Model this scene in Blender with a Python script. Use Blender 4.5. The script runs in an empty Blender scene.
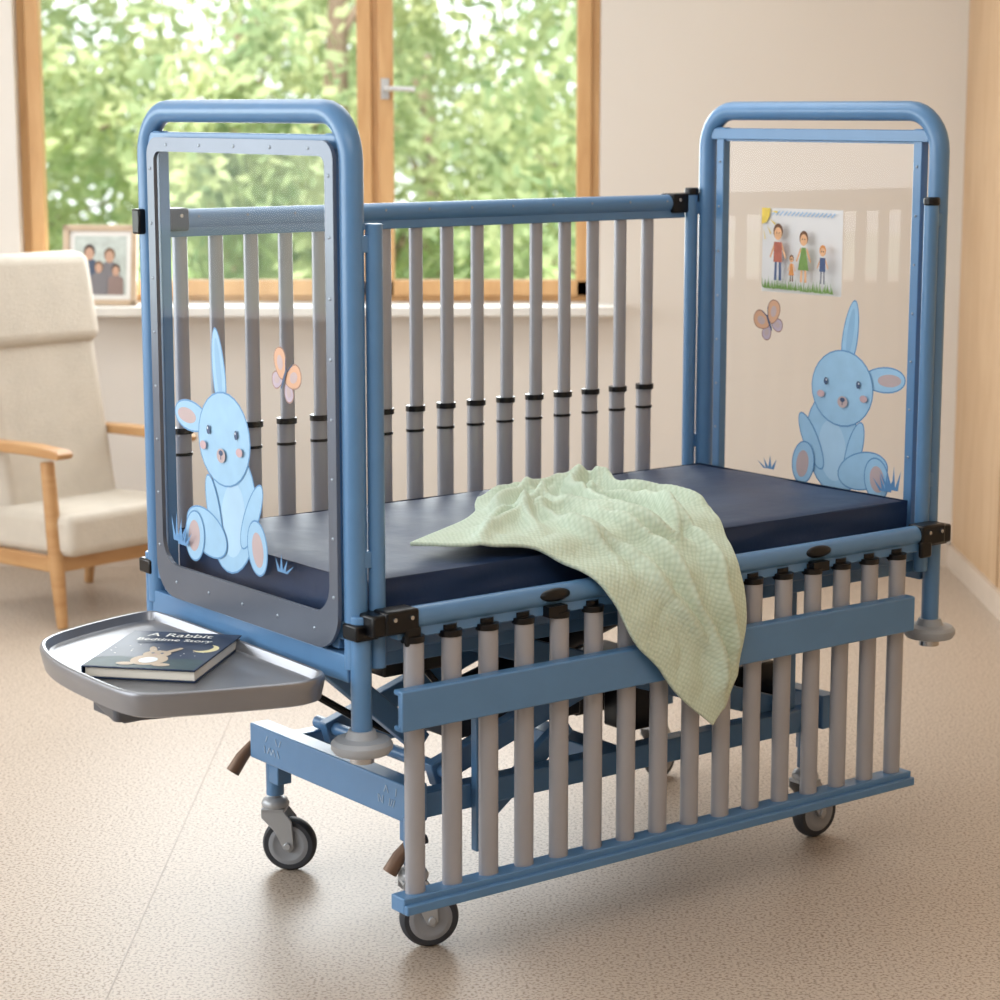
import bpy, bmesh, math, random
from mathutils import Vector, Matrix, noise
random.seed(7)
S=bpy.context.scene
D=bpy.data
def lin(c):
    return tuple(((v/255)/12.92 if v/255<=0.04045 else (((v/255)+0.055)/1.055)**2.4) for v in c)
# ---------------------------------------------------------------- materials
MATS={}
def mat(name,rgb,rough=0.5,metal=0.0,var=0.06,vscale=8.0,bump=0.0,bscale=60.0,spec=0.5,coat=0.0):
    if name in MATS: return MATS[name]
    m=D.materials.new(name); m.use_nodes=True
    nt=m.node_tree; b=nt.nodes['Principled BSDF']
    col=lin(rgb)
    tc=nt.nodes.new('ShaderNodeTexCoord')
    n=nt.nodes.new('ShaderNodeTexNoise'); n.inputs['Scale'].default_value=vscale; n.inputs['Detail'].default_value=4
    nt.links.new(tc.outputs['Object'],n.inputs['Vector'])
    r=nt.nodes.new('ShaderNodeValToRGB')
    r.color_ramp.elements[0].position=0.3; r.color_ramp.elements[1].position=0.7
    r.color_ramp.elements[0].color=tuple(c*(1-var) for c in col)+(1,)
    r.color_ramp.elements[1].color=tuple(min(1,c*(1+var)) for c in col)+(1,)
    nt.links.new(n.outputs['Fac'],r.inputs['Fac'])
    nt.links.new(r.outputs['Color'],b.inputs['Base Color'])
    b.inputs['Roughness'].default_value=rough; b.inputs['Metallic'].default_value=metal
    b.inputs['Specular IOR Level'].default_value=spec
    b.inputs['Coat Weight'].default_value=coat
    if bump>0:
        n2=nt.nodes.new('ShaderNodeTexNoise'); n2.inputs['Scale'].default_value=bscale; n2.inputs['Detail'].default_value=5
        nt.links.new(tc.outputs['Object'],n2.inputs['Vector'])
        bp=nt.nodes.new('ShaderNodeBump'); bp.inputs['Strength'].default_value=bump; bp.inputs['Distance'].default_value=0.01
        nt.links.new(n2.outputs['Fac'],bp.inputs['Height']); nt.links.new(bp.outputs['Normal'],b.inputs['Normal'])
    MATS[name]=m; return m
def wood(name,rgb,dark,scale=(1,1,12),rough=0.45):
    m=D.materials.new(name); m.use_nodes=True; nt=m.node_tree; b=nt.nodes['Principled BSDF']
    tc=nt.nodes.new('ShaderNodeTexCoord'); mp=nt.nodes.new('ShaderNodeMapping'); mp.inputs['Scale'].default_value=scale
    n=nt.nodes.new('ShaderNodeTexNoise'); n.inputs['Scale'].default_value=3; n.inputs['Detail'].default_value=8; n.inputs['Distortion'].default_value=1.2
    r=nt.nodes.new('ShaderNodeValToRGB'); r.color_ramp.elements[0].position=0.3; r.color_ramp.elements[1].position=0.75
    r.color_ramp.elements[0].color=lin(dark)+(1,); r.color_ramp.elements[1].color=lin(rgb)+(1,)
    nt.links.new(tc.outputs['Object'],mp.inputs['Vector']); nt.links.new(mp.outputs['Vector'],n.inputs['Vector'])
    nt.links.new(n.outputs['Fac'],r.inputs['Fac']); nt.links.new(r.outputs['Color'],b.inputs['Base Color'])
    b.inputs['Roughness'].default_value=rough
    return m
blue=mat('blue_powder_coat',(88,130,172),0.3,0.0,0.03,20,0.02,300,0.5)
grey=mat('grey_slat_plastic',(164,165,172),0.34,0.2,0.03,10)
black=mat('black_plastic',(8,9,13),0.3,0,0.1,spec=0.35)
dark=mat('dark_steel',(34,42,54),0.4,0.4,0.1)
border=mat('panel_edge_trim',(98,106,120),0.28,0.3,0.05)
steel=mat('zinc_steel',(185,188,192),0.25,0.9,0.03)
rivet=mat('rivet_steel',(150,160,172),0.35,0.6,0.03)
tyre=mat('wheel_rubber',(50,53,60),0.6,0,0.08)
hub=mat('wheel_hub',(146,149,155),0.45,0,0.05)
fork=mat('caster_housing',(175,178,182),0.35,0.3,0.05)
bumper=mat('bumper_plastic',(160,164,170),0.45,0,0.04)
traym=mat('tray_metal',(138,139,144),0.32,0.6,0.04)
trayd=mat('tray_bracket_metal',(92,95,102),0.4,0.5,0.04)
navy=mat('mattress_cover_navy',(34,53,84),0.5,0,0.10,6,0.25,14,spec=0.35)
pedal=mat('pedal_brown',(122,96,78),0.4,0.3,0.1)
white=mat('white_plastic',(215,220,225),0.4,0,0.02)
woodc=wood('beech_wood',(196,154,106),(172,126,80),(1,1,6))
woodw=wood('window_pine',(216,174,124),(196,150,100),(6,6,1))
woodp=wood('oak_panelling',(202,172,138),(188,154,118),(5,5,0.8),0.5)
uphol=mat('cream_upholstery',(196,186,172),0.75,0,0.05,12,0.3,150)
# ---------------------------------------------------------------- mesh builder
class MB:
    def __init__(s): s.bm=bmesh.new(); s.mats=[]; s.mi=0
    def m(s,mt):
        if mt not in s.mats: s.mats.append(mt)
        s.mi=s.mats.index(mt); return s
    def f(s,vs):
        try:
            fc=s.bm.faces.new(vs); fc.material_index=s.mi; return fc
        except ValueError: return None
    def box(s,c,size,M=None):
        c=Vector(c); h=Vector(size)/2; vs=[]
        for dx in(-1,1):
            for dy in(-1,1):
                for dz in(-1,1):
                    p=Vector((dx*h.x,dy*h.y,dz*h.z))
                    if M: p=M@p
                    vs.append(s.bm.verts.new(c+p))
        for q in((0,1,3,2),(4,6,7,5),(0,4,5,1),(2,3,7,6),(0,2,6,4),(1,5,7,3)): s.f([vs[i] for i in q])
        return s
    def beam(s,p0,p1,w,h):
        p0=Vector(p0);p1=Vector(p1); d=(p1-p0); L=d.length; d.normalize()
        up=Vector((0,0,1)) if abs(d.z)<0.95 else Vector((0,1,0))
        sd=d.cross(up).normalized(); u=sd.cross(d)
        M=Matrix((d,sd,u)).transposed()
        return s.box((p0+p1)/2,(L,w,h),M)
    def ring(s,c,u,v,ru,rv,seg):
        return [s.bm.verts.new(c+u*(ru*math.cos(2*math.pi*i/seg))+v*(rv*math.sin(2*math.pi*i/seg))) for i in range(seg)]
    def skin(s,rings,caps=True,closed=False):
        n=len(rings[0])
        prs=list(zip(rings[:-1],rings[1:]))
        if closed: prs.append((rings[-1],rings[0]))
        for a,b in prs:
            for i in range(n): s.f([a[i],a[(i+1)%n],b[(i+1)%n],b[i]])
        if caps and not closed:
            s.f(rings[0][::-1]); s.f(rings[-1])
    def cyl(s,p0,p1,r,r1=None,seg=20,rv=None,caps=True):
        p0=Vector(p0);p1=Vector(p1); d=(p1-p0).normalized()
        if abs(d.z)>0.9: u=Vector((1,0,0)); u=(u-d*u.dot(d)).normalized()
        else: u=d.cross(Vector((0,0,1))).normalized()
        v=d.cross(u)
        if r1 is None: r1=r
        k=(rv/r) if rv else 1
        s.skin([s.ring(p0,u,v,r,r*k,seg),s.ring(p1,u,v,r1,r1*k,seg)],caps); return s
    def tube(s,pts,r,seg=16,closed=False,rv=None,radii=None):
        pts=[Vector(p) for p in pts]; n=len(pts); rings=[]; pu=None
        for i,p in enumerate(pts):
            a=pts[i-1] if (i>0 or closed) else p; b=pts[(i+1)%n] if (i<n-1 or closed) else p
            t=(b-a).normalized()
            if pu is None:
                ref=Vector((0,0,1)) if abs(t.z)<0.9 else Vector((1,0,0))
                u=t.cross(ref).normalized()
            else: u=(pu-t*pu.dot(t)).normalized()
            pu=u; v=t.cross(u); rr=radii[i] if radii else r
            rings.append(s.ring(p,u,v,rr,(rv if rv else rr),seg))
        s.skin(rings,True,closed); return s
    def lathe(s,prof,c,ax,seg=32):
        c=Vector(c); ax=Vector(ax).normalized()
        ref=Vector((0,0,1)) if abs(ax.z)<0.9 else Vector((1,0,0))
        u=ax.cross(ref).normalized(); v=ax.cross(u)
        rings=[s.ring(c+ax*h,u,v,max(r,1e-4),max(r,1e-4),seg) for r,h in prof]
        s.skin(rings,True); return s
    def prism(s,pts,fn0,fn1):
        a=[s.bm.verts.new(fn0(p)) for p in pts]; b=[s.bm.verts.new(fn1(p)) for p in pts]
        s.f(a[::-1]); s.f(b); n=len(pts)
        for i in range(n): s.f([a[i],a[(i+1)%n],b[(i+1)%n],b[i]])
        return s
    def poly(s,pts): s.f([s.bm.verts.new(Vector(p)) for p in pts]); return s
    def sph(s,c,r,seg=10,sc=(1,1,1)):
        M=Matrix.Translation(Vector(c))@Matrix.Diagonal((sc[0],sc[1],sc[2],1))
        g=bmesh.ops.create_uvsphere(s.bm,u_segments=seg,v_segments=max(6,seg//2+2),radius=r,matrix=M)
        for v in g['verts']:
            for fc in v.link_faces: fc.material_index=s.mi
        return s
    def obj(s,name,parent=None,bevel=0,smooth=True,ang=40,bseg=2):
        me=D.meshes.new(name)
        bmesh.ops.recalc_face_normals(s.bm,faces=s.bm.faces[:])
        s.bm.to_mesh(me); s.bm.free()
        for m in s.mats: me.materials.append(m)
        if smooth:
            for p in me.polygons: p.use_smooth=True
            try: me.set_sharp_from_angle(angle=math.radians(ang))
            except Exception: pass
        o=D.objects.new(name,me); S.collection.objects.link(o)
        if parent: o.parent=parent
        if bevel:
            md=o.modifiers.new('bevel','BEVEL'); md.width=bevel; md.segments=bseg; md.limit_method='ANGLE'; md.angle_limit=math.radians(50)
        return o
def empty(name,loc=(0,0,0),rz=0,parent=None):
    e=D.objects.new(name,None); S.collection.objects.link(e); e.location=loc; e.rotation_euler=(0,0,rz); e.empty_display_size=0.1
    if parent: e.parent=parent
    return e
def roundpoly(c,rad,seg=6):
    out=[]; n=len(c)
    for i in range(n):
        p=Vector(c[i]); a=Vector(c[i-1]); b=Vector(c[(i+1)%n])
        r=rad[i] if isinstance(rad,(list,tuple)) else rad
        d1=(a-p).normalized(); d2=(b-p).normalized()
        ang=math.acos(max(-1,min(1,d1.dot(d2)))); t=r/math.tan(ang/2)
        q1=p+d1*t; q2=p+d2*t
        bis=(d1+d2).normalized(); cc=p+bis*(r/math.sin(ang/2))
        a1=math.atan2(q1.y-cc.y,q1.x-cc.x); a2=math.atan2(q2.y-cc.y,q2.x-cc.x)
        da=a2-a1
        while da>math.pi: da-=2*math.pi
        while da<-math.pi: da+=2*math.pi
        for k in range(seg+1):
            t2=a1+da*k/seg; out.append((cc.x+r*math.cos(t2),cc.y+r*math.sin(t2)))
    return out
# ================================================================ ROOM
WALLY=7.85; RX=1.595; LX=-4.2; CEIL=2.75; BY=-2.6
def wallmat(name,rgb):
    return mat(name,rgb,0.85,0,0.015,1.5,0.05,120,0.2)
wm=wallmat('cream_wall_paint',(224,217,209))
fm=D.materials.new('speckled_linoleum'); fm.use_nodes=True; nt=fm.node_tree; b=nt.nodes['Principled BSDF']
tc=nt.nodes.new('ShaderNodeTexCoord')
n1=nt.nodes.new('ShaderNodeTexNoise'); n1.inputs['Scale'].default_value=150; n1.inputs['Detail'].default_value=3
n2=nt.nodes.new('ShaderNodeTexNoise'); n2.inputs['Scale'].default_value=1.3; n2.inputs['Detail'].default_value=5
r1=nt.nodes.new('ShaderNodeValToRGB'); r1.color_ramp.elements[0].position=0.36; r1.color_ramp.elements[0].color=lin((140,120,102))+(1,)
r1.color_ramp.elements[1].position=0.52; r1.color_ramp.elements[1].color=lin((194,178,162))+(1,)
mx=nt.nodes.new('ShaderNodeMix'); mx.data_type='RGBA'; mx.blend_type='MULTIPLY'; mx.inputs[0].default_value=0.5
r2=nt.nodes.new('ShaderNodeValToRGB'); r2.color_ramp.elements[0].position=0.3; r2.color_ramp.elements[0].color=(0.88,0.87,0.86,1); r2.color_ramp.elements[1].color=(1,1,1,1); r2.color_ramp.elements[1].position=0.7
for n in(n1,n2): nt.links.new(tc.outputs['Object'],n.inputs['Vector'])
nt.links.new(n1.outputs['Fac'],r1.inputs['Fac']); nt.links.new(n2.outputs['Fac'],r2.inputs['Fac'])
nt.links.new(r1.outputs['Color'],mx.inputs[6]); nt.links.new(r2.outputs['Color'],mx.inputs[7])
nt.links.new(mx.outputs[2],b.inputs['Base Color']); b.inputs['Roughness'].default_value=0.42
MB().m(fm).box(((LX+RX)/2,(BY+WALLY)/2,-0.05),(RX-LX+0.4,WALLY-BY+0.4,0.1)).obj('floor')
seam=mat('floor_seam',(168,152,136),0.4)
sb=MB().m(seam)
for x in(-2.6,-0.715):
    sb.box((x,(BY+WALLY)/2,0.0004),(0.003,WALLY-BY,0.0006))
sb.obj('trim_floor_seams')
MB().m(wallmat('ceiling_paint',(238,239,240))).box(((LX+RX)/2,(BY+WALLY)/2,CEIL+0.05),(RX-LX+0.4,WALLY-BY+0.4,0.1)).obj('ceiling')
WX0,WX1,WZ0,WZ1=-1.66,0.345,0.93,2.35
wb=MB().m(wm); T=0.22
def wseg(x0,x1,z0,z1): wb.box(((x0+x1)/2,WALLY+T/2,(z0+z1)/2),(x1-x0,T,z1-z0))
wseg(LX,WX0,0,CEIL); wseg(WX1,RX,0,CEIL); wseg(WX0,WX1,0,WZ0); wseg(WX0,WX1,WZ1,CEIL)
wb.obj('wall_back')
MB().m(woodp).box((RX+0.06,(BY+WALLY)/2,CEIL/2),(0.12,WALLY-BY,CEIL)).obj('wall_right')
MB().m(wm).box(((LX+RX)/2,BY-0.06,CEIL/2),(RX-LX,0.12,CEIL)).obj('wall_front')
wl=MB().m(wm)
for (y0,y1,z0,z1) in((BY,0.5,0,CEIL),(6.6,WALLY,0,CEIL),(0.5,6.6,0,0.8),(0.5,6.6,2.4,CEIL)):
    wl.box((LX-0.1,(y0+y1)/2,(z0+z1)/2),(0.2,y1-y0,z1-z0))
wl.obj('wall_left')
w2=MB().m(woodw)
for y in(0.53,2.5,4.5,6.57): w2.box((LX-0.06,y,1.6),(0.07,0.07,1.6))
for z in(0.83,2.37): w2.box((LX-0.06,3.55,z),(0.07,6.1,0.07))
w2.obj('added_left_window',bevel=0.004)  # unseen left window and its wall opening, added to admit soft daylight
bb=mat('baseboard_paint',(200,184,168),0.5)
MB().m(bb).box(((LX+RX)/2,WALLY-0.008,0.04),(RX-LX,0.016,0.08)).obj('baseboard_back')
MB().m(bb).box((RX-0.008,(BY+WALLY)/2,0.04),(0.016,WALLY-BY,0.08)).obj('baseboard_right')
ps=MB().m(mat('panel_groove',(150,118,86),0.6))
for y in(7.1,5.8,4.6): ps.box((RX-0.001,y,CEIL/2),(0.004,0.006,CEIL))
ps.obj('trim_right_grooves')
wn=MB().m(woodw)
def bar(x0,x1,z0,z1,y=WALLY+0.10,d=0.07): wn.box(((x0+x1)/2,y,(z0+z1)/2),(x1-x0,d,z1-z0))
bar(WX0,WX0+0.035,WZ0,WZ1); bar(WX1-0.04,WX1,WZ0,WZ1); bar(WX0,WX1,WZ0,WZ0+0.03); bar(WX0,WX1,WZ1-0.05,WZ1)
MX=-0.43
bar(MX-0.035,MX+0.035,WZ0,WZ1)
for(a,c) in((WX0+0.03,MX-0.012),(MX+0.012,WX1-0.03)):
    bar(a,a+0.05,WZ0+0.02,WZ1-0.04,WALLY+0.075,0.06); bar(c-0.05,c,WZ0+0.02,WZ1-0.04,WALLY+0.075,0.06)
    bar(a,c,WZ0+0.02,WZ0+0.075,WALLY+0.075,0.06); bar(a,c,WZ1-0.11,WZ1-0.04,WALLY+0.075,0.06)
wnd=empty('window_1')
wn.obj('window_frame',wnd,bevel=0.004)
hm=mat('window_handle_metal',(205,205,205),0.3,0.6)
hb=MB().m(hm); hz=1.662
hb.box((MX+0.035,WALLY+0.04,hz),(0.028,0.012,0.07)); hb.cyl((MX+0.035,WALLY+0.04,hz),(MX+0.035,WALLY-0.01,hz),0.009)
hb.tube([(MX+0.035,WALLY-0.01,hz),(MX+0.07,WALLY-0.014,hz),(MX+0.14,WALLY-0.012,hz-0.004)],0.009)
hb.obj('window_handle',wnd)
gm=D.materials.new('window_glass'); gm.use_nodes=True; nt=gm.node_tree; nt.nodes.clear()
o=nt.nodes.new('ShaderNodeOutputMaterial'); t=nt.nodes.new('ShaderNodeBsdfTransparent'); g=nt.nodes.new('ShaderNodeBsdfGlossy'); g.inputs['Roughness'].default_value=0.02
ms=nt.nodes.new('ShaderNodeMixShader'); ms.inputs[0].default_value=0.03
nt.links.new(t.outputs[0],ms.inputs[1]); nt.links.new(g.outputs[0],ms.inputs[2]); nt.links.new(ms.outputs[0],o.inputs[0])
gb=MB().m(gm)
for(a,c) in((WX0+0.08,MX-0.06),(MX+0.06,WX1-0.08)):
    y=WALLY+0.08; gb.poly([(a,y,WZ0+0.07),(c,y,WZ0+0.07),(c,y,WZ1-0.1),(a,y,WZ1-0.1)])
gb.obj('window_glass',wnd,smooth=False)
sill=MB().m(mat('white_sill',(228,225,219),0.4))
sill.box(((WX0-0.05+WX1+0.05)/2,WALLY-0.03,WZ0-0.018),(WX1-WX0+0.12,0.24,0.034))
sill.obj('trim_window_sill',bevel=0.005)
# ================================================================ outside
grass=mat('lawn_grass',(140,168,90),0.9,0,0.3,1.0,0.5,30)
MB().m(grass).box((0,30,-1.15),(90,44,0.1)).obj('garden_lawn')
lm=D.materials.new('leaf_green'); lm.use_nodes=True; nt=lm.node_tree; nt.nodes.clear()
o=nt.nodes.new('ShaderNodeOutputMaterial'); d=nt.nodes.new('ShaderNodeBsdfDiffuse'); tr=nt.nodes.new('ShaderNodeBsdfTranslucent'); ms=nt.nodes.new('ShaderNodeMixShader'); ms.inputs[0].default_value=0.45
tc=nt.nodes.new('ShaderNodeTexCoord'); n=nt.nodes.new('ShaderNodeTexNoise'); n.inputs['Scale'].default_value=1.6; n.inputs['Detail'].default_value=6
r=nt.nodes.new('ShaderNodeValToRGB'); r.color_ramp.elements[0].position=0.35; r.color_ramp.elements[1].position=0.65
r.color_ramp.elements[0].color=lin((142,164,124))+(1,); r.color_ramp.elements[1].color=lin((208,212,164))+(1,)
nt.links.new(tc.outputs['Object'],n.inputs['Vector']); nt.links.new(n.outputs['Fac'],r.inputs['Fac'])
for q in(d,tr): nt.links.new(r.outputs['Color'],q.inputs['Color'])
nt.links.new(d.outputs[0],ms.inputs[1]); nt.links.new(tr.outputs[0],ms.inputs[2]); nt.links.new(ms.outputs[0],o.inputs[0])
bark=mat('tree_bark',(126,108,90),0.9,0,0.2,6,0.6,20)
def tree_mesh(seed,nb=15,nl=6500):
    rnd=random.Random(seed); mb=MB().m(bark)
    mb.tube([(0,0,0),(0.0,0,0.3),(0.05,0,1.2),(-0.05,0.05,2.4),(0.02,0,4.2)],0.2,10,radii=[0.16,0.15,0.13,0.10,0.04])
    blobs=[]
    for i in range(nb):
        a=rnd.uniform(0,6.28); z=rnd.uniform(1.25,4.9); R=rnd.uniform(0.3,1.5)*(1.15-abs(z-2.8)/4.5)
        c=Vector((R*math.cos(a),R*math.sin(a),z)); blobs.append((c,rnd.uniform(0.5,0.85)))
        if i%2==0: mb.tube([(0,0,max(0.6,z-1.0)),tuple(c*0.5+Vector((0,0,z-0.4))*0.5),tuple(c)],0.04,6,radii=[0.05,0.03,0.012])
    mb.m(lm)
    for i in range(nl):
        c,r=rnd.choice(blobs)
        dv=Vector((rnd.gauss(0,1),rnd.gauss(0,1),rnd.gauss(0,1))).normalized()
        p=c+dv*(r*rnd.uniform(0.5,1.08))
        s=rnd.uniform(0.05,0.10)
        u=Vector((rnd.gauss(0,1),rnd.gauss(0,1),rnd.gauss(0,1))).normalized(); w=u.orthogonal().normalized()
        mb.poly([p-u*s,p+w*s*0.5,p+u*s,p-w*s*0.5])
    return mb
tm=[]
for k in range(2):
    ob=tree_mesh(k+3).obj('garden_tree',smooth=False); tm.append(ob)
spots=[(-3.6,15.5,0.92),(-1.1,16.0,1.0),(0.9,14.8,0.85),(3.2,17.5,1.1),(-6.0,18.5,1.2),(-2.6,23,0.95),(1.2,24,1.0),(-0.6,19.5,0.75),(-4.6,21,0.9)]
for i,(x,y,sc) in enumerate(spots):
    if i<2: ob=tm[i]
    else:
        ob=D.objects.new('garden_tree',tm[i%2].data); S.collection.objects.link(ob)
    ob.location=(x,y,-1.098); ob.scale=(sc,)*3; ob.rotation_euler=(0,0,i*1.3)
# ================================================================ CRIB
ANG=math.radians(37.3)
crib=empty('hospital_crib',(-0.249,3.942,0),ANG)
L=1.5; Y0=0.015; Y1=0.74; ZT=1.588
def invU(x,r,y0,y1,z0,zt,rad,mb,seg=18):
    pts=[(x,y0,z0)]
    for k in range(9):
        a=math.pi-k*math.pi/2/8
        pts.append((x,y0+rad+rad*math.cos(a),zt-rad+rad*math.sin(a)))
    for k in range(9):
        a=math.pi/2-k*math.pi/2/8
        pts.append((x,y1-rad+rad*math.cos(a),zt-rad+rad*math.sin(a)))
    pts.append((x,y1,z0)); mb.tube(pts,r,seg)
for nm,x,sg in(('left',0,-1),('right',L,1)):
    fb=MB().m(blue)
    invU(x,0.0215,Y0,Y1,0.60,ZT,0.085,fb)
    fb.box((x,0.0675,1.09),(0.022,0.024,0.92)); fb.box((x,0.6875,1.09),(0.022,0.024,0.92))
    fb.box((x,0.3775,1.535),(0.024,0.68,0.026))
    fb.box((x,0.3775,0.60),(0.035,0.72,0.05)); fb.box((x,0.3775,0.665),(0.024,0.70,0.03))
    ix=-sg*0.036
    for y in(0.0,0.757):
        fb.cyl((x+ix,y,0.60),(x+ix,y,1.395),0.0155,seg=14)
        fb.box((x+ix*0.6,y+(0.004 if y<0.3 else -0.004),1.36),(0.035,0.018,0.03)); fb.box((x+ix*0.6,y+(0.004 if y<0.3 else -0.004),0.80),(0.035,0.018,0.03))
    for y in(0.0,0.757):
        fb.cyl((x,y,0.46),(x,y,0.70),0.019)
    fb.obj('end_frame_'+nm,crib,bevel=0.002)
    kb=MB().m(black)
    for y in(0.0,0.757):
        kb.box((x,y,0.672),(0.05,0.046,0.03))
        if not(nm=='left' and y==0): kb.cyl((x+ix,y,1.39),(x+ix,y,1.408),0.0175,seg=14)
    if nm=='left': kb.box((x-0.006,0.742,1.372),(0.052,0.030,0.05))
    kb.obj('end_clamps_'+nm,crib,bevel=0.004)
    db=MB().m(bumper)
    for y in(0.0,0.757):
        db.lathe([(0.0,-0.012),(0.05,-0.012),(0.056,-0.004),(0.056,0.006),(0.05,0.013),(0.03,0.016),(0.024,0.03),(0.0,0.03)],(x,y,0.46),(0,0,1),36)
        db.m(steel).cyl((x,y,0.43),(x,y,0.45),0.022); db.m(bumper)
    db.obj('bumper_discs_'+nm,crib)
pm=D.materials.new('clear_acrylic'); pm.use_nodes=True; nt=pm.node_tree; nt.nodes.clear()
o=nt.nodes.new('ShaderNodeOutputMaterial'); t=nt.nodes.new('ShaderNodeBsdfTransparent'); t.inputs[0].default_value=(0.98,0.985,0.99,1)
g=nt.nodes.new('ShaderNodeBsdfGlossy'); g.inputs['Roughness'].default_value=0.02
ms=nt.nodes.new('ShaderNodeMixShader'); ms.inputs[0].default_value=0.025
nt.links.new(t.outputs[0],ms.inputs[1]); nt.links.new(g.outputs[0],ms.inputs[2]); nt.links.new(ms.outputs[0],o.inputs[0])
def panel(nm,x,y0,y1,z0,z1,rads,bw,bwb,edge,riv):
    outer=roundpoly([(y0,z0),(y1,z0),(y1,z1),(y0,z1)],rads,8)
    MB().m(pm).poly([(x,p[0],p[1]) for p in outer]).obj('acrylic_sheet_'+nm,crib,smooth=False)
    inner=roundpoly([(y0+bw,z0+bwb),(y1-bw,z0+bwb),(y1-bw,z1-bw),(y0+bw,z1-bw)],[max(0.012,r-bw*0.6) for r in rads],8)
    eb=MB().m(edge); n=len(outer)
    A=[eb.bm.verts.new((x-0.004,*p)) for p in outer]; B=[eb.bm.verts.new((x-0.004,*p)) for p in inner]
    C=[eb.bm.verts.new((x+0.004,*p)) for p in outer]; E=[eb.bm.verts.new((x+0.004,*p)) for p in inner]
    for i in range(n):
        j=(i+1)%n
        eb.f([A[i],A[j],B[j],B[i]]); eb.f([C[i],E[i],E[j],C[j]]); eb.f([A[i],C[i],C[j],A[j]]); eb.f([B[i],B[j],E[j],E[i]])
    eb.obj('panel_trim_'+nm,crib)
    if riv:
        rv=MB().m(rivet); per=[]
        for i in range(5): per.append((y0+bw*0.55+(y1-y0-bw*1.1)*(i+0.5)/5,z1-bw*0.5)); per.append((y0+bw*0.55+(y1-y0-bw*1.1)*(i+0.5)/5,z0+bwb*0.5))
        for i in range(8):
            z=z0+0.1+(z1-z0-0.16)*i/7
            per.append((y0+bw*0.5,z)); per.append((y1-bw*0.5,z))
        for (y,z) in per: rv.sph((x-0.004,y,z),0.0034,8,(0.6,1,1))
        rv.obj('panel_rivets_'+nm,crib)
panel('left',-0.027,0.026,0.690,0.630,1.538,[0.07,0.07,0.035,0.035],0.027,0.066,border,True)
panel('right',1.50,0.055,0.70,0.66,1.53,[0.02,0.02,0.02,0.02],0.012,0.02,blue,False)
rv=MB().m(rivet)
for i in range(7):
    z=0.84+0.105*i
    rv.sph((1.488,0.0675,z),0.003,8,(0.6,1,1)); rv.sph((1.488,0.6875,z),0.003,8,(0.6,1,1))
rv.obj('frame_rivets',crib)
# ---- decals
rb=mat('decal_light_blue',(150,190,220),0.5,0,0.04,30); rbo=mat('decal_blue_outline',(90,140,188),0.5); rbs=mat('decal_shade_blue',(132,174,208),0.5); rbl=mat('decal_belly_blue',(166,200,226),0.5)
peach=mat('decal_peach',(184,164,164),0.5); ink=mat('decal_ink',(52,74,110),0.5); pink=mat('decal_pink',(194,164,168),0.5)
orange=mat('decal_orange',(206,160,128),0.5); org2=mat('decal_brown_line',(146,112,98),0.5); lilac=mat('decal_lilac',(182,166,180),0.5)
def ell(cy,cz,a,bb_,rot=0,n=28,e=1.0):
    out=[]
    for i in range(n):
        t=2*math.pi*i/n; u=a*math.cos(t); v=bb_*math.sin(t)*(1+(e-1)*math.cos(t))
        out.append((cy+u*math.cos(rot)-v*math.sin(rot),cz+u*math.sin(rot)+v*math.cos(rot)))
    return out
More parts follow.
